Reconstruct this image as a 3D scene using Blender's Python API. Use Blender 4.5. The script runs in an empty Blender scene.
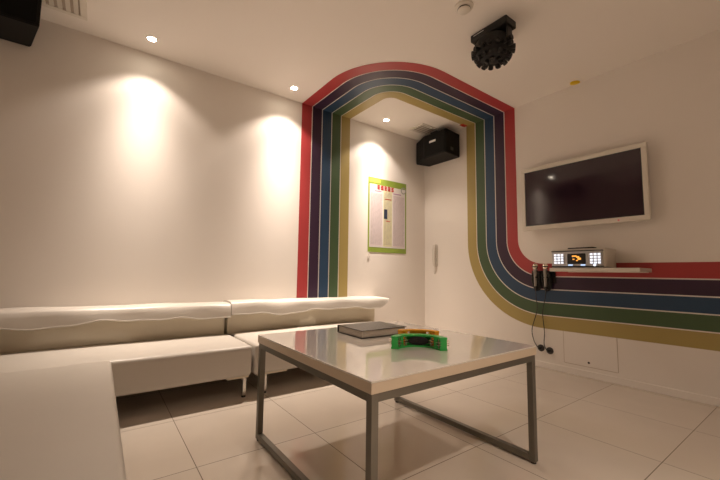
import bpy, bmesh, math, random
from mathutils import Vector, Matrix
random.seed(7)
C = bpy.context.scene.collection
SC = bpy.context.scene
PI = math.pi

# ---------------------------------------------------------------- measures
CAMZ = 0.82
YL, XR, H = 3.0508, 3.2323, 2.4664          # sofa wall, screen wall, ceiling
XW, YN = -1.0, -1.1                        # the two walls behind the camera

# ---------------------------------------------------------------- camera
cd = bpy.data.cameras.new('camera'); cam = bpy.data.objects.new('camera', cd); C.objects.link(cam)
f, yaw, pitch, roll = 354.43, 0.93768, 0.09015, 0.01384
fw = Vector((math.cos(yaw)*math.cos(pitch), math.sin(yaw)*math.cos(pitch), math.sin(pitch)))
r0 = Vector((math.sin(yaw), -math.cos(yaw), 0)); u0 = r0.cross(fw)
r1 = r0*math.cos(roll)+u0*math.sin(roll); u1 = u0*math.cos(roll)-r0*math.sin(roll)
M = Matrix((r1, u1, -fw)).transposed().to_4x4(); M.translation = (0, 0, CAMZ)
cam.matrix_world = M
cd.sensor_width = 36; cd.lens = f/720*36; cd.clip_start = 0.02
SC.camera = cam

# ---------------------------------------------------------------- light and exposure
w = bpy.data.worlds.new('world'); SC.world = w; w.use_nodes = True
w.node_tree.nodes['Background'].inputs[0].default_value = (0.9, 0.75, 0.6, 1)
w.node_tree.nodes['Background'].inputs[1].default_value = 0.0
SC.view_settings.view_transform = 'Standard'; SC.view_settings.look = 'None'
SC.view_settings.exposure = 1.12; SC.view_settings.gamma = 1
SC.view_settings.use_curve_mapping = False
LAMP_W = 165.0
BEAM, SKIRT = 21.0, .055
LAMP_COL = (1.0, 0.84, 0.71)

# ---------------------------------------------------------------- materials
def lin(c):
    return tuple((x/12.92 if x <= .04045 else ((x+.055)/1.055)**2.4) for x in [v/255 for v in c])
def mat(name, col, rough=.5, metal=0, coat=0, spec=.5, bump=0, bscale=40, vary=0, vscale=6, emit=None, estr=0):
    m = bpy.data.materials.new(name); m.use_nodes = True
    nt = m.node_tree; b = nt.nodes['Principled BSDF']
    c = (*col, 1)
    b.inputs['Base Color'].default_value = c
    b.inputs['Roughness'].default_value = rough
    b.inputs['Metallic'].default_value = metal
    b.inputs['Coat Weight'].default_value = coat
    b.inputs['Coat Roughness'].default_value = .04
    b.inputs['Specular IOR Level'].default_value = spec
    tc = nt.nodes.new('ShaderNodeTexCoord')
    if vary:
        n = nt.nodes.new('ShaderNodeTexNoise'); n.inputs['Scale'].default_value = vscale; n.inputs['Detail'].default_value = 4
        nt.links.new(tc.outputs['Object'], n.inputs['Vector'])
        mx = nt.nodes.new('ShaderNodeMix'); mx.data_type = 'RGBA'
        mx.inputs['A'].default_value = c
        mx.inputs['B'].default_value = (*[v*(1-vary) for v in col], 1)
        nt.links.new(n.outputs['Fac'], mx.inputs['Factor'])
        nt.links.new(mx.outputs['Result'], b.inputs['Base Color'])
    if bump:
        n2 = nt.nodes.new('ShaderNodeTexNoise'); n2.inputs['Scale'].default_value = bscale; n2.inputs['Detail'].default_value = 3
        nt.links.new(tc.outputs['Object'], n2.inputs['Vector'])
        bp = nt.nodes.new('ShaderNodeBump'); bp.inputs['Strength'].default_value = bump; bp.inputs['Distance'].default_value = .01
        nt.links.new(n2.outputs['Fac'], bp.inputs['Height']); nt.links.new(bp.outputs['Normal'], b.inputs['Normal'])
    if emit:
        b.inputs['Emission Color'].default_value = (*emit, 1); b.inputs['Emission Strength'].default_value = estr
    return m
DARKWALL = mat('bounce_cut_wall_brown', (.42, .35, .29), .6, vary=.05, vscale=2)  # unseen walls behind the camera, darkened to cut bounced fill light
WALL = mat('wall_paint', (.87, .815, .755), .55, bump=.05, bscale=120, vary=.03, vscale=2)
CEIL = mat('ceiling_paint', (.87, .815, .755), .7, vary=.02, vscale=2)
LEATHER = mat('cream_leather', (.62, .575, .515), .36, bump=.10, bscale=14, vary=.05, vscale=5)
LEATHER2 = mat('cream_leather_panel', (.76, .68, .53), .45, bump=.05, bscale=30, vary=.05, vscale=5)
CHROME = mat('chrome', (.62, .60, .57), .22, metal=1)
BRUSH = mat('grey_painted_steel', (.19, .175, .145), .38, metal=.5, vary=.12, vscale=20)
GLOSSTOP = mat('gloss_table_top', (.92, .87, .80), .12, coat=1, spec=.6)
GLOSSTOP.node_tree.nodes['Principled BSDF'].inputs['Coat IOR'].default_value = 1.45
TOPEDGE = mat('table_edge', (.72, .60, .46), .35)
BLACK = mat('black_plastic', (.012, .011, .011), .42)
BLACKC = mat('black_cabinet', (.008, .0075, .007), .6, spec=.25)
BLACKR = mat('black_matte', (.010, .009, .009), .7, bump=.3, bscale=200)
BLACKG = mat('black_grille', (.006, .0055, .005), .7, bump=.6, bscale=400, spec=.2)
GREYP = mat('dark_grey_plastic', (.06, .055, .05), .45)
WHITEP = mat('cream_plastic', (.75, .70, .62), .35)
WHITEL = mat('white_print', (.85, .83, .80), .5)
SCREEN = mat('tv_glass', (.030, .014, .024), .07, spec=.55, coat=.3)
SILVER = mat('silver_panel', (.62, .62, .64), .3, metal=.5)
LENS = mat('lamp_lens', (1, .95, .85), .4, emit=(1, .86, .68), estr=30)
KEY = mat('lit_key', (.9, .92, 1), .4, emit=(.80, .88, 1), estr=.5)
BLUEKEY = mat('blue_lit_key', (.5, .65, .9), .4, emit=(.5, .7, 1), estr=.5)
ORANGE = mat('orange_display', (.9, .35, .05), .4, emit=(1, .42, .07), estr=.5)
RED = mat('red_plastic', (.55, .04, .02), .4)
YELLOW = mat('yellow_plastic', (.80, .56, .01), .3)
GREENP = mat('green_plastic', (.03, .55, .10), .35, coat=.3)
AMBERP = mat('amber_plastic', (.95, .42, .02), .45, coat=0)
JINGLE = mat('jingle_metal', (.72, .66, .55), .22, metal=1)
PAGES = mat('book_pages', (.64, .57, .49), .8, bump=.5, bscale=150)
COVER = mat('book_cover', (.045, .038, .035), .30, bump=.1, bscale=120)
CABLE = mat('cable_rubber', (.02, .018, .016), .5)
SEAM = mat('panel_seam', (.55, .47, .38), .8)
STRIPES = [mat('paint_red', (.42, .048, .050), .42), mat('paint_purple', (.042, .018, .045), .42), mat('paint_blue', (.024, .062, .125), .42),
           mat('paint_green', (.062, .11, .05), .42), mat('paint_gold', (.42, .325, .11), .42)]

# floor tiles
FLOOR = mat('polished_floor_tiles', (.62, .55, .47), .16, spec=.6)
nt = FLOOR.node_tree; b = nt.nodes['Principled BSDF']; tc = nt.nodes['Texture Coordinate']
mp = nt.nodes.new('ShaderNodeMapping'); mp.inputs['Location'].default_value = (-.383+.56*8, -1.09+.56*8, 0)
br = nt.nodes.new('ShaderNodeTexBrick'); br.offset = 0; br.squash = 1
br.inputs['Scale'].default_value = 1; br.inputs['Brick Width'].default_value = .56; br.inputs['Row Height'].default_value = .56
br.inputs['Mortar Size'].default_value = .0022; br.inputs['Mortar Smooth'].default_value = .3
br.inputs['Color1'].default_value = (.72, .635, .54, 1); br.inputs['Color2'].default_value = (.69, .605, .515, 1)
br.inputs['Mortar'].default_value = (.16, .115, .075, 1)
nt.links.new(tc.outputs['Object'], mp.inputs['Vector']); nt.links.new(mp.outputs['Vector'], br.inputs['Vector'])
ns = nt.nodes.new('ShaderNodeTexNoise'); ns.inputs['Scale'].default_value = 5; ns.inputs['Detail'].default_value = 5
nt.links.new(tc.outputs['Object'], ns.inputs['Vector'])
mr = nt.nodes.new('ShaderNodeMapRange'); mr.inputs['To Min'].default_value = .93; mr.inputs['To Max'].default_value = 1.03
nt.links.new(ns.outputs['Fac'], mr.inputs['Value'])
mul = nt.nodes.new('ShaderNodeVectorMath'); mul.operation = 'SCALE'
nt.links.new(br.outputs['Color'], mul.inputs[0]); nt.links.new(mr.outputs['Result'], mul.inputs['Scale'])
nt.links.new(mul.outputs['Vector'], b.inputs['Base Color'])
rr = nt.nodes.new('ShaderNodeMapRange'); rr.inputs['To Min'].default_value = .14; rr.inputs['To Max'].default_value = .6
nt.links.new(br.outputs['Fac'], rr.inputs['Value']); nt.links.new(rr.outputs['Result'], b.inputs['Roughness'])

# ---------------------------------------------------------------- mesh helpers
def obj(name, bm, m, parent=None, smooth=False, angle=None):
    me = bpy.data.meshes.new(name); bmesh.ops.recalc_face_normals(bm, faces=bm.faces[:]) if angle != 'keep' else None
    bm.to_mesh(me); bm.free()
    if m: me.materials.append(m)
    o = bpy.data.objects.new(name, me); C.objects.link(o)
    if smooth:
        for p in me.polygons: p.use_smooth = True
        if isinstance(angle, (int, float)): me.set_sharp_from_angle(angle=math.radians(angle))
    if parent: o.parent = parent; o.matrix_parent_inverse = Matrix()
    return o
def thing(name, label, cat, loc, rotz=0, group=None):
    o = bpy.data.objects.new(name, None); C.objects.link(o); o.empty_display_size = .1
    o.location = loc; o.rotation_euler = (0, 0, rotz); tag(o, label, cat, group); return o
def tag(o, label, cat, group=None):
    o['label'] = label; o['category'] = cat
    if group: o['group'] = group
    return o
def struct(o): o['kind'] = 'structure'; return o
def box(bm, lo, hi):
    vs = [bm.verts.new((x, y, z)) for x in (lo[0], hi[0]) for y in (lo[1], hi[1]) for z in (lo[2], hi[2])]
    for q in ((0,1,3,2), (4,6,7,5), (0,4,5,1), (2,3,7,6), (0,2,6,4), (1,5,7,3)): bm.faces.new([vs[i] for i in q])
    return vs
def rbox(bm, lo, hi, r=.01, seg=3, mid=1, crown=0, fn=None):
    """box with rounded edges on a shared grid; crown lifts the top in the middle; fn may move points"""
    lo, hi = Vector(lo), Vector(hi); r = min(r, *[(hi[i]-lo[i])/2*.999 for i in range(3)])
    ax = []
    for i in range(3):
        a, b_ = lo[i], hi[i]; L = [a + r*(1-math.cos(PI/2*k/seg)) if False else a + r*math.tan(PI/4*k/seg) for k in range(seg)]
        n = mid
        c = [a+r+(b_-a-2*r)*k/n for k in range(n+1)]
        ax.append(L + c + [b_-(v-a) for v in reversed(L)])
    vd = {}
    def V(i, j, k):
        key = (i, j, k)
        if key not in vd:
            p = Vector((ax[0][i], ax[1][j], ax[2][k]))
            q = Vector([min(max(p[t], lo[t]+r), hi[t]-r) for t in range(3)])
            d = p-q; p = q + d.normalized()*r if d.length > 1e-9 else p
            if crown:
                u = 2*(p.x-lo.x)/(hi.x-lo.x)-1; v = 2*(p.y-lo.y)/(hi.y-lo.y)-1; tz = (p.z-lo.z)/(hi.z-lo.z)
                p.z += crown*tz*max(0, 1-u**4)*max(0, 1-v**4)
            if fn: p = Vector(fn(p))
            vd[key] = bm.verts.new(p)
        return vd[key]
    N = [len(a)-1 for a in ax]
    for t in range(3):
        a, b_ = [(1, 2), (0, 2), (0, 1)][t]
        for side in (0, N[t]):
            for i in range(N[a]):
                for j in range(N[b_]):
                    def K(ii, jj):
                        k = [0, 0, 0]; k[t] = side; k[a] = ii; k[b_] = jj; return V(*k)
                    q = [K(i, j), K(i+1, j), K(i+1, j+1), K(i, j+1)]
                    bm.faces.new(q)
def prism(bm, pts, lo, hi, axis=2):
    """extrude a 2-D outline between lo and hi on the axis"""
    def P(p, h):
        return {2: (p[0], p[1], h), 1: (p[0], h, p[1]), 0: (h, p[0], p[1])}[axis]
    a = [bm.verts.new(P(p, lo)) for p in pts]; b_ = [bm.verts.new(P(p, hi)) for p in pts]
    bm.faces.new(a); bm.faces.new(b_[::-1]); n = len(pts)
    for i in range(n): bm.faces.new((a[i], a[(i+1) % n], b_[(i+1) % n], b_[i]))
def lathe(bm, prof, seg=24, mtx=None, cap=True):
    rings = []
    for (r, z) in prof:
        if r < 1e-6: rings.append([bm.verts.new((0, 0, z))])
        else: rings.append([bm.verts.new((r*math.cos(2*PI*k/seg), r*math.sin(2*PI*k/seg), z)) for k in range(seg)])
    vs = [v for q in rings for v in q]
    for a, b_ in zip(rings, rings[1:]):
        for k in range(seg):
            k2 = (k+1) % seg
            if len(a) == 1 and len(b_) == 1: continue
            if len(a) == 1: bm.faces.new((a[0], b_[k], b_[k2]))
            elif len(b_) == 1: bm.faces.new((a[k], a[k2], b_[0]))
            else: bm.faces.new((a[k], a[k2], b_[k2], b_[k]))
    if cap:
        for q in (rings[0], rings[-1]):
            if len(q) > 2: bm.faces.new(q)
    if mtx: bmesh.ops.transform(bm, matrix=mtx, verts=vs)
    return vs
def tube(bm, pts, r, seg=8, close=False):
    pts = [Vector(p) for p in pts]; n = len(pts); rings = []
    up = Vector((0, 0, 1))
    for i, p in enumerate(pts):
        a = pts[(i-1) % n] if (i or close) else p; c = pts[(i+1) % n] if (i < n-1 or close) else p
        t = (c-a).normalized()
        s = t.cross(up)
        if s.length < .05: s = t.cross(Vector((1, 0, 0)))
        s.normalize(); q = s.cross(t); rr_ = r[i] if isinstance(r, (list, tuple)) else r
        rings.append([bm.verts.new(p + (s*math.cos(2*PI*k/seg)+q*math.sin(2*PI*k/seg))*rr_) for k in range(seg)])
    m_ = n if close else n-1
    for i in range(m_):
        a, b_ = rings[i], rings[(i+1) % n]
        for k in range(seg): bm.faces.new((a[k], a[(k+1) % seg], b_[(k+1) % seg], b_[k]))
    if not close: bm.faces.new(rings[0]); bm.faces.new(rings[-1][::-1])
def spline(P, n=10):
    """Catmull-Rom through the points"""
    P = [Vector(p) for p in P]; Q = [P[0]*2-P[1]] + P + [P[-1]*2-P[-2]]; out = []
    for i in range(1, len(Q)-2):
        for k in range(n):
            t = k/n; a, b_, c, d = Q[i-1:i+3]
            out.append(.5*((2*b_)+(c-a)*t+(2*a-5*b_+4*c-d)*t*t+(3*b_-a-3*c+d)*t**3))
    out.append(P[-1]); return out
def mtx(loc, axis='Z'):
    R = {'Z': Matrix(), 'X': Matrix.Rotation(PI/2, 4, 'Y'), 'Y': Matrix.Rotation(-PI/2, 4, 'X'), '-X': Matrix.Rotation(-PI/2, 4, 'Y')}[axis]
    return Matrix.Translation(loc) @ R
def one(name, m, parent, fnc, *a, smooth=False, angle=None, **k):
    bm = bmesh.new(); fnc(bm, *a, **k); return obj(name, bm, m, parent, smooth, angle)

# ---------------------------------------------------------------- the setting
T = .1
struct(one('floor', FLOOR, None, box, (XW-T, YN-T, -T), (XR+T, YL+T, 0)))
struct(one('ceiling', CEIL, None, box, (XW-T, YN-T, H), (XR+T, YL+T, H+T)))
struct(one('wall_left', WALL, None, box, (XW-T, YL, 0), (XR+T, YL+T, H)))
struct(one('wall_right', WALL, None, box, (XR, YN-T, 0), (XR+T, YL, H)))
struct(one('wall_back', DARKWALL, None, box, (XW-T, YN-T, 0), (XR, YN, H)))
struct(one('wall_near', DARKWALL, None, box, (XW-T, YN, 0), (XW, YL, H)))
struct(one('baseboard_right', WALL, None, rbox, (XR-.010, YN, 0), (XR, YL, .052), r=.003, seg=2))
struct(one('baseboard_left', WALL, None, rbox, (XW, YL-.010, 0), (XR-.010, YL, .052), r=.003, seg=2))

# ---------------------------------------------------------------- rainbow mural
E = .0015
def mural_path():
    """for a stripe offset d (0 at the red edge, .575 at the gold edge): points with the surface they lie on"""
    def P(d):
        pts = [(1.51+d, YL-E, .03), (1.51+d, YL-E, 1.2), (1.51+d, YL-E, H-E)]
        n = 28
        for k in range(n+1):
            a = PI + PI/2*k/n; r = .672-d
            pts.append((2.182+r*math.cos(a), 2.508+r*math.sin(a), H-E))
        pts.append((XR-E, 1.836+d, H-E))
        r = .232+d
        for k in range(n+1):
            a = PI/2*k/n
            pts.append((XR-E, 1.604+r*math.cos(a), 1.150-r*math.sin(a)*(1 if d < 1 else 1)))
        pts.append((XR-E, YN, .918-d*.985)); 
        return pts
    return P
MP = mural_path()
mural = thing('rainbow_mural', 'five-colour rainbow stripe mural crossing the sofa wall, ceiling and television wall', 'mural', (1.51, YL, 0))
for i, (nm, m) in enumerate(zip(('red_stripe', 'purple_stripe', 'blue_stripe', 'green_stripe', 'gold_stripe'), STRIPES)):
    g = .0045; d0 = .115*i + (g if i else 0); d1 = .115*(i+1) - (g if i < 4 else 0)
    bm = bmesh.new(); A = [bm.verts.new(p) for p in MP(d0)]; B = [bm.verts.new(p) for p in MP(d1)]
    for k in range(len(A)-1): bm.faces.new((A[k], A[k+1], B[k+1], B[k]))
    for v in bm.verts: v.co -= Vector((1.51, YL, 0))
    o = obj(nm, bm, m, mural); o['label'] = nm.split('_')[0] + ' painted stripe'

# ---------------------------------------------------------------- ceiling fittings
def downlight(x, y, label, k=1.0):
    t = thing('recessed_downlight', label, 'ceiling light', (x, y, H), 0, 'recessed ceiling downlights')
    one('trim_ring', WHITEP, t, lathe, [(.028, -.001), (.038, -.001), (.037, -.004), (.032, -.006), (.028, -.004)], 28, None, False, smooth=True)
    one('lamp_lens', LENS, t, lathe, [(.0, -.0055), (.022, -.0055), (.028, -.004), (.028, -.001), (0, -.001)], 24, None, False)
    l = bpy.data.lights.new('lamp_bulb', 'SPOT'); l.energy = LAMP_W*k; l.color = LAMP_COL
    l.spot_size = math.radians(112); l.spot_blend = .45; l.shadow_soft_size = .022
    # halogen beam: bright core with a dim wide skirt
    l.use_nodes = True; ln = l.node_tree; em = ln.nodes['Emission']; tcn = ln.nodes.new('ShaderNodeTexCoord')
    sx = ln.nodes.new('ShaderNodeSeparateXYZ'); ln.links.new(tcn.outputs['Normal'], sx.inputs[0]); v = sx.outputs['Z']
    for op, val in (('ABSOLUTE', 0), ('SUBTRACT', 1.0), ('MULTIPLY', BEAM), ('EXPONENT', 0), ('MULTIPLY', 1-SKIRT), ('ADD', SKIRT)):
        mn = ln.nodes.new('ShaderNodeMath'); mn.operation = op; ln.links.new(v, mn.inputs[0]); mn.inputs[1].default_value = val; v = mn.outputs[0]
    ln.links.new(v, em.inputs['Strength'])
    lo = bpy.data.objects.new('lamp_bulb', l); C.objects.link(lo); lo.parent = t; lo.location = (0, 0, -.03)
for x, k, lb in ((.203, .70, 'small lit recessed ceiling downlight nearest the ceiling air vent, left of three'),
              (1.317, 1.0, 'small lit recessed ceiling downlight just outside the red edge of the rainbow'),
              (2.409, 1.08, 'small lit recessed ceiling downlight inside the rainbow arch above the poster')):
    downlight(x, 2.832, lb, k)
for x, k, lb in ((.95, 1.9, 'added fill downlight, unseen behind the camera, above the near side of the room'),):  # added out-of-view lamp that lifts the general room light
    downlight(x, -.40, lb, k)

def vent(name, label, x0, x1, y0, y1, nslat, along, fr=.03, cat='vent'):
    t = thing(name, label, cat, ((x0+x1)/2, (y0+y1)/2, H))
    a, b_ = (x1-x0)/2, (y1-y0)/2
    bm = bmesh.new()
    rbox(bm, (-a, -b_, -.010), (a, -b_+fr, 0), .003, 2); rbox(bm, (-a, b_-fr, -.010), (a, b_, 0), .003, 2)
    rbox(bm, (-a, -b_+fr, -.010), (-a+fr, b_-fr, 0), .003, 2); rbox(bm, (a-fr, -b_+fr, -.010), (a, b_-fr, 0), .003, 2)
    obj('frame', bm, WHITEP, t)
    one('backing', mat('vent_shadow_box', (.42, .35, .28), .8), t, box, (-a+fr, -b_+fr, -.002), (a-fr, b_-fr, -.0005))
    for k in range(nslat):
        bm = bmesh.new()
        if along == 'y':
            c = -a+fr+(2*a-2*fr)*(k+.5)/nslat; h = (a-fr)/nslat*.62
            vs = box(bm, (c-h, -b_+fr, -.0085), (c+h, b_-fr, -.0065))
            bmesh.ops.rotate(bm, verts=vs, cent=(c, 0, -.0075), matrix=Matrix.Rotation(.22, 3, 'Y'))
        else:
            c = -b_+fr+(2*b_-2*fr)*(k+.5)/nslat; h = (b_-fr)/nslat*.62
            vs = box(bm, (-a+fr, c-h, -.0085), (a-fr, c+h, -.0065))
            bmesh.ops.rotate(bm, verts=vs, cent=(0, c, -.0075), matrix=Matrix.Rotation(.22, 3, 'X'))
        obj('slat', bm, WHITEP, t)
vent('air_vent', 'large cream slatted air conditioning grille in the ceiling above the left speaker', -.80, -.165, 2.25, 2.875, 14, 'y', .035)
vent('ceiling_vent', 'small square cream vent in the ceiling behind the black speaker under the arch', 2.78, 3.05, 2.645, 2.865, 5, 'x', .022)

t = thing('smoke_detector', 'round white smoke detector on the ceiling beside the disco light', 'smoke detector', (1.715, 1.285, H))
one('base', WHITEP, t, lathe, [(0, 0), (.056, 0), (.056, -.012), (.050, -.016), (0, -.016)], 32, None, False, smooth=True, angle=40)
one('sensor_head', WHITEP, t, lathe, [(.036, -.016), (.038, -.030), (.030, -.038), (0, -.041)], 32, None, False, smooth=True, angle=40)
one('vent_ring', GREYP, t, lathe, [(.0372, -.021), (.0388, -.021), (.0388, -.025), (.0372, -.025)], 32, None, False)

# disco light : long ceiling bracket + drooping ball studded with stubby lens barrels
t = thing('disco_light', 'black disco effect light with studded round head hanging from the ceiling', 'disco light', (2.04, 1.30, H))
one('mounting_box', BLACK, t, rbox, (-.058, -.135, -.050), (.058, .135, 0), r=.006, seg=2)
one('data_strip', WHITEL, t, box, (-.0595, .03, -.018), (-.0575, .11, -.014))
for s in (-1, 1):
    one('yoke_arm', BLACK, t, rbox, (-.028, s*.118-.006, -.15), (.028, s*.118+.006, -.045), r=.004, seg=2)
    one('yoke_knob', BLACK, t, lathe, [(0, 0), (.018, 0), (.018, .014), (0, .016)], 14, mtx((0, s*.118+(.006 if s > 0 else -.02), -.13), 'Y'), smooth=True, angle=40)
hd = one('light_head', BLACKR, t, lathe, [(0, -.045), (.05, -.05), (.060, -.062), (.092, -.072), (.110, -.10), (.114, -.14), (.108, -.175), (.092, -.205), (.06, -.228), (.03, -.238), (0, -.240)], 32, None, False, smooth=True)
cz = -.150
for ring, (el, n, ln) in enumerate(((-8, 16, .130), (-38, 13, .128), (-66, 7, .122))):
    for k in range(n):
        a = 2*PI*(k+.5*(ring % 2))/n; e = math.radians(el)
        d = Vector((math.cos(a)*math.cos(e), math.sin(a)*math.cos(e), math.sin(e)*.80))
        bm = bmesh.new(); q = d.normalized().to_track_quat('Z', 'Y').to_matrix().to_4x4()
        ctr = Vector((0, 0, cz)) + d*ln*.80
        lathe(bm, [(.0145, 0), (.0165, .030), (.0165, .036), (.012, .036), (.010, .031), (0, .030)], 12, Matrix.Translation(ctr) @ q, False)
        barrel = obj('lens_barrel', bm, BLACK, hd, True, 40)
        
# red tag, yellow cap
def leafy(bm):
    pts = [(-.034, 0), (-.020, -.018), (.004, -.023), (.024, -.014), (.046, 0), (.024, .012), (.004, .018), (-.020, .015)]
    prism(bm, pts, -.022, 0)
    bmesh.ops.bevel(bm, geom=[e for e in bm.edges], offset=.004, segments=2, affect='EDGES')
o = one('yellow_cap', YELLOW, None, leafy, smooth=True, angle=50); o.location = (3.175, 1.262, H); o.rotation_euler = (0, 0, math.radians(-62))
tag(o, 'tiny yellow teardrop-shaped cap on the ceiling above the television', 'cap')
t = thing('ceiling_tag', 'tiny red tag on the ceiling end of the gold stripe beside the black speaker', 'tag', (3.185, 2.405, H-.002))
one('plate', RED, t, rbox, (-.055, -.022, -.006), (.03, .022, 0), r=.002, seg=2)
one('stub', RED, t, rbox, (-.035, -.012, -.015), (-.005, .012, -.005), r=.003, seg=2)

# ---------------------------------------------------------------- speakers
def speaker(name, label, pts, z0, z1, origin, front_i, side_i, badge=True, badge_t=.5):
    """pts: outline seen from above (anticlockwise list); front_i index of the edge carrying the main grille"""
    t = thing(name, label, 'speaker', origin)
    O = Vector(origin)
    P = [(p[0]-O.x, p[1]-O.y) for p in pts]
    bm = bmesh.new(); prism(bm, P, z0-O.z, z1-O.z)
    bmesh.ops.bevel(bm, geom=bm.edges[:], offset=.006, segments=2, affect='EDGES')
    obj('cabinet', bm, BLACKC, t)
    def panel(nm, i, m, inset=.016, th=.006, a0=0, a1=1, zlo=0, zhi=1, r=.003):
        A = Vector((*P[i], 0)); B_ = Vector((*P[(i+1) % len(P)], 0)); e = (B_-A); L = e.length; e.normalize(); n = Vector((e.y, -e.x, 0))
        cen = Vector((sum(p[0] for p in P)/len(P), sum(p[1] for p in P)/len(P), 0))
        if (A-cen).dot(n) < 0: n = -n
        bm = bmesh.new(); Hh = z1-z0
        rbox(bm, (inset+(L-2*inset)*a0, -.004, inset+(Hh-2*inset)*zlo), (inset+(L-2*inset)*a1, th, inset+(Hh-2*inset)*zhi), r=r, seg=2)
        Mx = Matrix((e, n, Vector((0, 0, 1)))).transposed().to_4x4(); Mx.translation = A+Vector((0, 0, z0-O.z))
        bmesh.ops.transform(bm, matrix=Mx, verts=bm.verts[:])
        return obj(nm, bm, m, t)
    for i in front_i: panel('grille', i, BLACKG)
    if badge:
        i = front_i[0]
        bd = panel('badge', i, WHITEL, th=.009, a0=badge_t-.16, a1=badge_t+.16, zlo=.60, zhi=.70, r=.001); bd['label'] = 'white maker badge'
    for i in side_i:
        hd_ = panel('handle_recess', i, GREYP, th=.003, a0=.30, a1=.52, zlo=.12, zhi=.27, r=.002)
    one('mounting_bracket', BLACKC, t, rbox, (-.06, -.05, 0), (.06, .05, H-O.z), r=.003, seg=2)
    return t
# the arch speaker : against the screen wall, front towards the room
speaker('wall_speaker', 'black box speaker mounted high in the corner inside the rainbow arch above the wall phone',
        [(2.95, 2.795), (2.95, 2.470), (3.226, 2.500), (3.226, 2.965), (3.04, 3.005)], 2.133, 2.402, (3.09, 2.72, 2.40), (0, 4), (1,), True, .42)
speaker('wall_speaker', 'large black speaker high on the sofa wall at far left, beside the air vent',
        [(-.955, 2.74), (-.375, 2.74), (-.448, 3.045), (-.90, 3.045)], 2.246, 2.449, (-.66, 2.90, 2.445), (0,), (), False)

# ---------------------------------------------------------------- poster, phone
t = thing('song_poster', 'green-bordered poster with red title and columns of small print on the wall under the arch', 'poster', (2.628, YL, 1.459))
w2, h2 = .286, .418
Y = -.003
def flat(nm, m, x0, z0, x1, z1, d, par=None): 
    return one(nm, m, par or t, box, (x0, -d, z0), (x1, -d+.0006, z1))
PG = mat('poster_green', (.34, .46, .07), .35, vary=.35, vscale=9); PW = mat('poster_white', (.78, .74, .70), .35, vary=.08, vscale=30)
PY = mat('poster_pale_yellow', (.72, .68, .42), .35); PP = mat('poster_pale_pink', (.76, .66, .66), .35); PI_ = mat('poster_ink', (.42, .38, .38), .5)
PR = mat('poster_red', (.62, .03, .02), .4); PB = mat('poster_photo', (.04, .06, .12), .4, vary=.6, vscale=25); PM = mat('poster_violet', (.45, .18, .42), .4)
PYY = mat('poster_bright_yellow', (.70, .70, .12), .4)
sheet = one('sheet', PG, t, box, (-w2, -.003, -h2), (w2, -.0005, h2))
flat('print_area', PW, -w2+.018, -h2+.055, w2-.018, h2-.075, .0042)
flat('yellow_flash', PYY, -w2+.012, h2-.055, -w2+.17, h2-.012, .0042)
flat('print_column', PP, -w2+.03, -h2+.07, -.085, h2-.165, .005)
flat('print_column', PY, -.07, -h2+.07, .06, h2-.125, .005)
flat('print_column', PP, .075, -h2+.07, w2-.03, h2-.165, .005)
for (x0, x1, ofs) in ((-w2+.035, -.09, 0), (-.062, .052, .03), (.08, w2-.035, 0)):
    bm = bmesh.new(); z = h2-.18+ofs
    while z > -h2+.085:
        a = x0
        while a < x1-.01:
            b2 = min(x1, a+random.uniform(.015, .05)); box(bm, (a, -.0058, z), (b2, -.0052, z+.0035)); a = b2+.008
        z -= .0135
    obj('small_print', bm, PI_, t)
bm = bmesh.new(); x = -.165
# rows of bold title characters : strokes crossing in square cells
for ch in range(5):
    s = .048; z0 = h2-.128
    for k in range(3): box(bm, (x+.004, -.0062, z0+.004+k*s*.38), (x+s-.006, -.0052, z0+.014+k*s*.38))
    box(bm, (x+s*.42, -.0062, z0), (x+s*.56, -.0052, z0+s))
    if ch % 2: box(bm, (x+.004, -.0062, z0), (x+.011, -.0052, z0+s*.8)); box(bm, (x+s-.014, -.0062, z0), (x+s-.007, -.0052, z0+s*.8))
    x += s+.004
obj('title_characters', bm, PR, t)
flat('heading_strip', PM, .08, h2-.150, .2, h2-.142, .0055); flat('heading_strip', PM, -.2, h2-.150, -.10, h2-.143, .0055)
flat('photo_block', PB, -.062, -.035, -.012, .075, .0064)
flat('red_line', PR, -.05, .19, .05, .196, .0064); flat('red_line', PR, -.03, -.062, .03, -.055, .0064)
one('corner_emblem', mat('emblem_grey', (.35, .36, .33), .4), t, lathe, [(.030, 0), (.040, 0), (.040, .003), (.030, .003)], 24, mtx((w2-.048, -.004, h2-.090), 'Y') @ Matrix.Rotation(PI, 4, 'X'), False)
one('cord_loop', WHITEP, t, tube, spline([(-w2+.01, -.004, -h2), (-w2+.002, -.008, -h2-.02), (-w2+.012, -.008, -h2-.04), (-w2+.028, -.006, -h2-.025), (-w2+.022, -.004, -h2)], 6), .0025, 6)

t = thing('wall_phone', 'slim white intercom handset with cord on the wall beside the room corner', 'phone', (XR, 2.866, .86))
one('base_plate', WHITEP, t, rbox, (-.018, -.028, .05), (0, .028, .295), r=.006, seg=3, smooth=True)
def handset(p):
    s = (p[2]-.04)/.25; return (p[0]-.012*abs(2*s-1)**3*-1, p[1], p[2])
one('handset', mat('phone_grey', (.68, .63, .56), .4), t, rbox, (-.052, -.020, .045), (-.020, .020, .300), r=.009, seg=3, mid=6, fn=handset, smooth=True)
one('cord', WHITEP, t, tube, spline([(-.02, 0, .06), (-.02, .02, -.01), (-.015, .01, -.05), (-.012, -.005, -.02), (-.010, -.004, .05)], 8), .004, 6)

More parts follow.
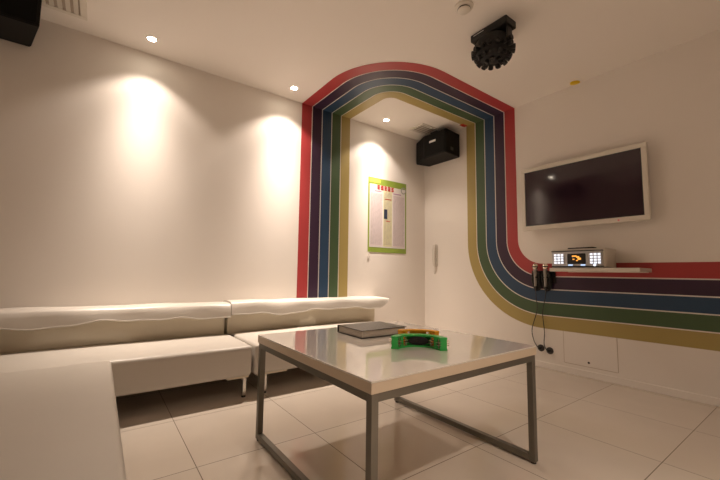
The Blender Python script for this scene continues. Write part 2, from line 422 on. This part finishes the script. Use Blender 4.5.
# ---------------------------------------------------------------- television
t = thing('television', 'large wall television with white frame and dark blank screen', 'television', (XR, 1.252, 1.50))
y0, y1, z0, z1 = -.462, .487, -.281, .291
def tvt(o):  # the panel hangs with a slight lean
    return o
xf, xb = -.092, -.030
bw = .034
bm = bmesh.new()
for (a, b_, c, d) in ((y0, y1, z1-bw, z1), (y0, y1, z0, z0+bw+.006), (y0, y0+bw, z0+bw, z1-bw), (y1-bw, y1, z0+bw, z1-bw)):
    rbox(bm, (xf, a, c), (xf+.03, b_, d), r=.005, seg=2)
obj('frame', bm, WHITEP, t)
one('back_shell', WHITEP, t, rbox, (xf+.012, y0+.006, z0+.006), (xb, y1-.006, z1-.006), r=.012, seg=3, smooth=True, angle=40)
one('inner_bezel', BLACK, t, rbox, (xf+.004, y0+bw-.003, z0+bw), (xf+.02, y1-bw+.003, z1-bw+.003), r=.001, seg=1)
one('screen', SCREEN, t, box, (xf+.0025, y0+bw+.006, z0+bw+.012), (xf+.006, y1-bw-.006, z1-bw-.006))
one('indicator', mat('indicator_pink', (.55, .18, .16), .4, emit=(1, .3, .3), estr=.15), t, lathe, [(0, 0), (.007, 0), (.007, .003), (0, .003)], 14, mtx((xf+.001, -.27, z0+.018), '-X'))
one('wall_bracket', GREYP, t, rbox, (xb-.005, -.2, -.14), (-.001, .2, .14), r=.004, seg=2)

# ---------------------------------------------------------------- shelf and the things on it
t = thing('wall_shelf', 'narrow cream wall shelf on the stripes below the television', 'shelf', (XR, 1.12, .835))
one('board', WHITEP, t, rbox, (-.262, -.298, .012), (-.001, .305, .040), r=.003, seg=2)
one('wall_cleat', WHITEP, t, rbox, (-.02, -.28, .008), (-.001, .27, .019), r=.003, seg=2)

t = thing('karaoke_console', 'cream karaoke control console with lit white keypads on the wall shelf', 'karaoke machine', (3.0, 1.226, .876))
def wedge(p): return (p[0]+.012*(p[2]/.15), p[1], p[2])
one('body', WHITEP, t, rbox, (0, -.188, 0), (.225, .195, .150), r=.008, seg=3, fn=wedge)
one('front_panel', SILVER, t, rbox, (-.008, -.176, .010), (.012, .186, .132), r=.003, seg=2)
one('trim_strip', BLACK, t, rbox, (-.011, -.180, .128), (.014, .188, .135), r=.002, seg=1)
one('trim_strip', BLACK, t, rbox, (-.012, -.180, .006), (.010, .188, .015), r=.002, seg=1)
one('display', BLACK, t, rbox, (-.013, -.066, .028), (.002, .068, .112), r=.012, seg=3, smooth=True, angle=40)
bm = bmesh.new()
for (a, b_, c, d) in ((-.022, .000, .078, .090), (-.004, .030, .086, .096), (-.034, -.010, .062, .078), (.012, .026, .062, .070), (-.012, .002, .052, .060)): box(bm, (-.0145, a, c), (-.012, b_, d))
obj('display_graphic', bm, ORANGE, t)
for yy in (-.045, .045):
    one('menu_key', BLUEKEY, t, rbox, (-.015, yy-.016, .016), (-.006, yy+.016, .026), r=.003, seg=2)
for (ya, n) in ((.096, 3), (-.166, 3)):
    kp = one('keypad', SILVER, t, rbox, (-.011, ya-.008, .028), (-.004, ya+.080, .118), r=.003, seg=2)
    for i in range(n):
        for j in range(4):
            one('key', KEY, kp, rbox, (-.015, ya+.000+i*.026, .032+j*.0212), (-.009, ya+.018+i*.026, .046+j*.0212), r=.002, seg=1)
one('round_key', KEY, t, lathe, [(0, 0), (.009, 0), (.009, .004), (0, .004)], 14, mtx((-.011, -.125, .021), '-X'))

t = thing('remote_tray', 'thin black remote control lying on top of the karaoke console', 'remote control', (3.11, 1.232, 1.0265))
one('body', BLACK, t, rbox, (-.024, -.098, 0), (.024, .098, .014), r=.005, seg=3, smooth=True)
bm = bmesh.new()
for i in range(7):
    for j in range(3): box(bm, (-.017+j*.012, -.08+i*.018, .0138), (-.009+j*.012, -.069+i*.018, .0155))
obj('buttons', bm, GREYP, t)

# ---------------------------------------------------------------- microphones in their wall cradle
t = thing('microphone_holder', 'black two-hook microphone holder on the wall left of the shelf', 'holder', (XR, 1.600, .80))
one('back_plate', BLACK, t, rbox, (-.012, -.105, -.055), (-.002, .105, .055), r=.005, seg=2)
for yy in (.052, -.048):
    one('hook', BLACK, t, tube, [(-.054-.026*math.cos(a), yy+.026*math.sin(a), -.005) for a in [.45+(2*PI-.9)*k/18 for k in range(19)]], .005, 8, smooth=True)
    one('hook_arm', BLACK, t, rbox, (-.032, yy-.006, -.011), (-.010, yy+.006, .001), r=.002, seg=1)
def microphone(y, ctl, label, sock):
    t = thing('microphone', label, 'microphone', (XR-.054, y, .80))
    one('grille_head', JINGLE, t, lathe, [(0, .118), (.014, .115), (.022, .104), (.024, .090), (.021, .076), (.016, .068)], 18, None, False, smooth=True)
    one('collar', BLACK, t, lathe, [(.0245, .086), (.0258, .090), (.0245, .094)], 18, None, False, smooth=True)
    one('handle', mat('mic_grey', (.34, .32, .30), .3, metal=.6), t, lathe, [(.017, .070), (.016, .03), (.013, -.06), (.012, -.085), (0, -.086)], 18, None, False, smooth=True, angle=40)
    one('plug', BLACK, t, lathe, [(.010, -.084), (.010, -.115), (.005, -.13), (0, -.13)], 12, None, False, smooth=True)
    one('cable', CABLE, t, tube, spline([(p[0]-(XR-.054), p[1]-y, p[2]-.80) for p in ctl], 12), .0036, 6, smooth=True)
    # slack wound in loops behind the handle
    bm = bmesh.new()
    for k in range(4):
        pts = [(.004+.008*k+.004*math.sin(a*2), (.034+.001*k)*math.sin(a), -.010-.010*k+(.068+.004*k)*math.cos(a)) for a in [2*PI*j/28 for j in range(28)]]
        tube(bm, pts, .0075, 6, True)
    obj('cable_loops', bm, CABLE, t, True)
X_ = XR-.02
microphone(1.650, [(XR-.054, 1.650, .68), (XR-.05, 1.652, .62), (X_, 1.662, .50), (X_, 1.712, .33), (X_, 1.700, .23), (X_, 1.668, .175), (XR-.032, 1.652, .168)],
           'wired microphone with silver head hanging in the holder, farther from the shelf', None)
microphone(1.560, [(XR-.054, 1.560, .68), (XR-.05, 1.570, .62), (X_, 1.612, .48), (X_, 1.602, .32), (X_, 1.608, .21), (X_, 1.590, .165), (XR-.032, 1.578, .158)],
           'wired microphone with silver head hanging in the holder, next to the shelf', None)
for y, z, lb in ((1.645, .168, 'round dark cable socket low on the wall, nearer the table corner'), (1.568, .158, 'round dark cable socket low on the wall, nearer the access panel')):
    t = thing('wall_socket', lb, 'socket', (XR, y, z))
    one('ring', GREYP, t, lathe, [(0, 0), (.030, 0), (.030, .006), (.024, .012), (.014, .012), (.012, .008), (0, .008)], 24, mtx((0, 0, 0), '-X'), False, smooth=True, angle=40)
    one('plug', BLACK, t, lathe, [(.012, .006), (.012, .030), (.008, .036), (0, .036)], 16, mtx((0, 0, 0), '-X'), False, smooth=True, angle=40)
t = thing('access_panel', 'cream access panel set in the wall below the gold stripe, with a small dark hole', 'panel', (XR, 1.257, .085))
bm = bmesh.new(); hw = .193
for (a, b_, c, d) in ((-hw-.004, -hw, 0, .262), (hw, hw+.004, 0, .262), (-hw, hw, -.004, 0)): box(bm, (-.0012, a, c), (-.0002, b_, d))
obj('seam', bm, SEAM, t)
one('door', WALL, t, rbox, (-.003, -hw, 0), (-.0002, hw, .258), r=.0012, seg=1)
one('keyhole', BLACK, t, lathe, [(0, .002), (.0085, .002), (.0085, .005), (0, .0045)], 14, mtx((0, .006, .032), '-X'))

# ---------------------------------------------------------------- upholstered benches
YF, ZS, ZB = 2.33, .329, .137
def jig(x, y, s=1.0): return s*(math.sin(x*7.3+y*3.1)*.5+math.sin(x*13.7+1.3)*.3+math.sin(y*11+x*5)*.2)
def seat(parent, lo, hi, crown=.006):
    ox = parent.location
    def fn(p):
        q = Vector(p); top = (q.z-lo[2])/(hi[2]-lo[2])
        q.z += .0022*jig(q.x, q.y)*top; q.y += .0018*math.sin(q.x*9+q.z*12)*(1 if q.y < (lo[1]+hi[1])/2 else 0)
        return q-ox
    o = one('seat', LEATHER, parent, rbox, lo, hi, r=.022, seg=4, mid=18, crown=crown, fn=fn, smooth=True); return o
def bench_leg(parent, x, y, h=ZB):
    ox = parent.location
    l = one('leg', CHROME, parent, rbox, (x-.011-ox.x, y-.011-ox.y, .012), (x+.011-ox.x, y+.011-ox.y, h), r=.002, seg=2)
    one('foot', BLACK, l, lathe, [(0, 0), (.014, 0), (.014, .008), (.009, .013), (0, .013)], 14, mtx((x-ox.x, y-ox.y, 0)), False)
    return l
def cover(parent, x0, x1, over_l, over_r, seedv):
    """soft padded cover lying on the backrest, drooping over its front with a wavy hem"""
    ox = parent.location; bm = bmesh.new(); nx = int((x1-x0)/.03)
    prof = [(3.040, .548), (3.030, .568), (2.98, .578), (2.92, .580), (2.86, .579), (2.822, .574), (2.806, .560), (2.800, .53), (2.796, .50), (2.795, None), (2.803, None), (2.812, .50), (2.818, .525), (2.87, .533), (3.0, .533), (3.035, .536)]
    rows = []
    for i in range(nx+1):
        x = x0+(x1-x0)*i/nx; row = []
        hem = .478+.010*math.sin(x*6.2+seedv)+.007*math.sin(x*13.3+seedv*2)+.004*math.sin(x*27+seedv)
        # the padded end thins out towards its tip
        e = min(1, (x-x0)/.05) if over_l else 1; e2 = min(1, (x1-x)/.13) if over_r else 1
        tip = math.sin(PI/2*max(0.0, min(e, e2)))
        for j, (y, z) in enumerate(prof):
            zz = hem if z is None else z
            zz += .004*jig(x*1.3, y*3+seedv)*(1 if j < 9 else .3)
            zz -= .010*(x-x0)/(x1-x0) if j < 7 else 0
            mid = .552
            if zz < mid: zz = mid-(mid-zz)*(.18+.82*tip)
            else: zz = mid+(zz-mid)*(.25+.75*tip)
            row.append(bm.verts.new((x-ox.x, y-ox.y-.005*math.sin(x*14+seedv*3)*(1 if 7 <= j <= 10 else .2), zz)))
        rows.append(row)
    n = len(prof)
    for a, b_ in zip(rows, rows[1:]):
        for k in range(n): bm.faces.new((a[k], a[(k+1) % n], b_[(k+1) % n], b_[k]))
    bm.faces.new(rows[0]); bm.faces.new(rows[-1][::-1])
    hempts = [(r_[9].co+r_[10].co)/2 for r_ in rows]
    cv = obj('backrest_cover', bm, LEATHER, parent, True, 70)
    one('hem_piping', LEATHER, cv, tube, hempts, .0055, 8, smooth=True)
    return cv
def back(parent, x0, x1):
    ox = parent.location
    one('backrest', LEATHER2, parent, rbox, (x0-ox.x, 2.892-ox.y, .12), (x1-ox.x, 3.030-ox.y, .531), r=.008, seg=2, smooth=True, angle=40)
    for x in (x0+.06, x1-.06): bench_leg(parent, x, 2.98, .125)
t = thing('sofa_bench', 'long low cream leather sofa against the wall at the left, running behind the near bench', 'sofa', (.0, 2.7, 0), 0, 'cream leather wall sofas')
seat(t, (-.95, YF, ZB), (.850, 2.886, ZS)); back(t, -.95, .822); cover(t, -.95, .838, 0, 0, .6)
for x in (.815, -.2): bench_leg(t, x, 2.37); bench_leg(t, x, 2.82)
one('leg_plate', LEATHER2, t, rbox, (.70-0, YF+.02-2.7, ZB-.012), (.838, YF+.10-2.7, ZB+.005), r=.003, seg=1)
t = thing('sofa_bench', 'shorter cream leather sofa in the corner below the rainbow stripes, partly behind the table', 'sofa', (1.6, 2.7, 0), 0, 'cream leather wall sofas')
seat(t, (.866, YF, ZB), (2.285, 2.886, ZS+.002), .010); back(t, .842, 2.325); cover(t, .842, 2.44, 0, 1, 3.1)
for x in (.955, 2.25): bench_leg(t, x, 2.37); bench_leg(t, x, 2.82)
for x in (.89, 2.05): one('leg_plate', LEATHER2, t, rbox, (x-1.6, YF+.02-2.7, ZB-.012), (x+.22-1.6, YF+.10-2.7, ZB+.005), r=.003, seg=1)
t = thing('bench_seat', 'wide cream leather bench seat at right angles to the long sofa, nearest the camera', 'bench', (-.3, .9, 0))
seat(t, (-.90, -.75, ZB), (.087, YF-.004, ZS+.011), .004)
for x in (.03, -.84):
    for y in (-.68, 2.2): bench_leg(t, x, y)

# ---------------------------------------------------------------- coffee table
TX0, TX1, TY0, TY1, TZ = .664, 1.605, .838, 1.757, .501
t = thing('coffee_table', 'square cream gloss coffee table on a grey steel tube frame', 'table', ((TX0+TX1)/2, (TY0+TY1)/2, 0))
o = t.location
def tb(nm, m, a, b_, r=.002, seg=2, **k): return one(nm, m, t, rbox, (a[0]-o.x, a[1]-o.y, a[2]), (b_[0]-o.x, b_[1]-o.y, b_[2]), r=r, seg=seg, **k)
tb('tabletop', GLOSSTOP, (TX0, TY0, TZ-.006), (TX1, TY1, TZ), .0018, 2)
tb('edge_band', TOPEDGE, (TX0+.0004, TY0+.0004, TZ-.038), (TX1-.0004, TY1-.0004, TZ-.0062), .0015, 1)
q, i_ = .027, .005
X0, X1, Y0, Y1, ZT = TX0+i_, TX1-i_, TY0+i_, TY1-i_, TZ-.0382
for x in (X0, X1-q):
    for y in (Y0, Y1-q):
        l = tb('leg', BRUSH, (x, y, .008), (x+q, y+q, ZT))
        one('foot_pad', BLACK, l, lathe, [(0, 0), (.011, 0), (.011, .006), (.008, .008), (.008, .010), (0, .010)], 16, mtx((x+q/2-o.x, y+q/2-o.y, 0)), False)
    tb('floor_rail', BRUSH, (x+.0005, Y0+q, .0085), (x+q-.0005, Y1-q, .0085+q))
    tb('top_rail', BRUSH, (x+.0005, Y0+q, ZT-q), (x+q-.0005, Y1-q, ZT-.0003))
for y in (Y0, Y1-q): tb('top_rail', BRUSH, (X0+q, y+.0005, ZT-q), (X1-q, y+q-.0005, ZT-.0003))

# ---------------------------------------------------------------- on the table
t = thing('book', 'thick closed dark-covered book lying on the far left of the coffee table', 'book', (1.18, 1.492, TZ+.0006), math.radians(-1.5))
bx, by, bt = .143, .112, .038
one('front_cover', COVER, t, rbox, (-bx, -by, bt-.0035), (bx, by, bt), r=.0012, seg=2)
one('back_cover', COVER, t, rbox, (-bx, -by, 0), (bx, by, .0035), r=.0012, seg=2)
one('spine', COVER, t, rbox, (-bx, by-.004, .001), (bx, by+.003, bt-.001), r=.002, seg=2)
one('pages', PAGES, t, rbox, (-bx+.006, -by+.006, .0035), (bx-.006, by-.004, bt-.0035), r=.001, seg=1)

def tambourine(name, label, loc, rz, m, R, w_, h, grip, span=150, lean=0):
    """crescent hand tambourine lying on the table: outer arc, inner arc, end caps, jingle pairs at both ends"""
    t = thing(name, label, 'tambourine', loc, rz); t.rotation_euler = (lean, 0, rz)
    n = 36; a0 = math.radians(90-span/2); a1 = math.radians(90+span/2)
    def arc(r0, r1, z0, z1, A0=a0, A1=a1, nn=n):
        bm = bmesh.new(); rings = []
        for k in range(nn+1):
            a = A0+(A1-A0)*k/nn; c, s = math.cos(a), math.sin(a)
            rings.append([bm.verts.new((r0*c, r0*s, z0)), bm.verts.new((r1*c, r1*s, z0)), bm.verts.new((r1*c, r1*s, z1)), bm.verts.new((r0*c, r0*s, z1))])
        for A, B in zip(rings, rings[1:]):
            for k in range(4): bm.faces.new((A[k], A[(k+1) % 4], B[(k+1) % 4], B[k]))
        bm.faces.new(rings[0]); bm.faces.new(rings[-1][::-1])
        bmesh.ops.bevel(bm, geom=[e for e in bm.edges if e.calc_face_angle(0) > .6], offset=.0015, segments=2, affect='EDGES')
        return bm
    th = .007
    obj('lower_rim', arc(R-w_, R, 0, th), m, t, True, 40)
    obj('upper_rim', arc(R-w_, R, h-th, h), m, t, True, 40)
    d = math.radians(6)
    # posts between the rims, with slots left open for the jingles
    for k, (s0, s1) in enumerate(((0, .02), (.12, .20), (.31, .69), (.80, .88), (.98, 1))):
        A0 = a0+(a1-a0)*s0; A1 = a0+(a1-a0)*s1
        if k == 2: obj('outer_wall', arc(R-.006, R-.001, th-.001, h-th+.001, A0, A1, 16), m, t, True, 40)
        else: obj('post', arc(R-w_+.002, R-.002, th-.001, h-th+.001, A0, A1, 4), m, t, True, 40)
    for s in ((.065, .255, .745, .935) if grip else (.22, .78)):
        a = a0+(a1-a0)*s; r = R-.002
        for zz, r in ((h*.32, R+.001), (h*.50, R+.001), (h*.68, R+.001), (h*.41, R-w_+.002), (h*.62, R-w_+.002)):
            bm = bmesh.new()
            lathe(bm, [(0, .0), (.006, .0), (.008, .0022), (.0165, .0012), (.0165, 0), (.008, -.0022), (0, -.0010)], 16, Matrix.Translation((r*math.cos(a), r*math.sin(a), zz)), False)
            obj('jingle', bm, JINGLE, t, True, 40)
        one('pin', JINGLE, t, tube, [(r*math.cos(a), r*math.sin(a), th), (r*math.cos(a), r*math.sin(a), h-th)], .0016, 6)
    if grip:   # dark oval grip on the inner, near face
        bm = bmesh.new(); rr_ = R-w_-.001; N_ = 22
        vs0 = []
        for k in range(N_+1):
            s = -1+2*k/N_; a = PI/2+s*math.radians(span*.20); hh = (h*.36)*math.sqrt(max(0, 1-s*s))
            ring = []
            for j in range(10):
                b2 = 2*PI*j/10; ring.append(bm.verts.new(((rr_+.006*math.cos(b2)*math.sqrt(max(.0, 1-s*s)))*math.cos(a), (rr_+.006*math.cos(b2)*math.sqrt(max(.0, 1-s*s)))*math.sin(a), h/2+hh*math.sin(b2))))
            vs0.append(ring)
        for A, B in zip(vs0, vs0[1:]):
            for j in range(10): bm.faces.new((A[j], A[(j+1) % 10], B[(j+1) % 10], B[j]))
        bmesh.ops.remove_doubles(bm, verts=bm.verts[:], dist=1e-5)
        obj('grip', bm, BLACKR, t, True)
    return t
ang = math.atan2(-.144, .157)
gx, gy = 1.075, 1.045
tambourine('tambourine', 'green crescent tambourine with metal jingles and dark oval grip on the table', (gx, gy, TZ+.0008), ang, GREENP, .120, .032, .052, True)
ux, uy = -math.sin(ang), math.cos(ang)
tambourine('tambourine', 'amber yellow crescent tambourine lying just behind the green one on the table', (gx+ux*.057+.004, gy+uy*.057, TZ+.0008), ang, AMBERP, .120, .028, .062, False, 100)
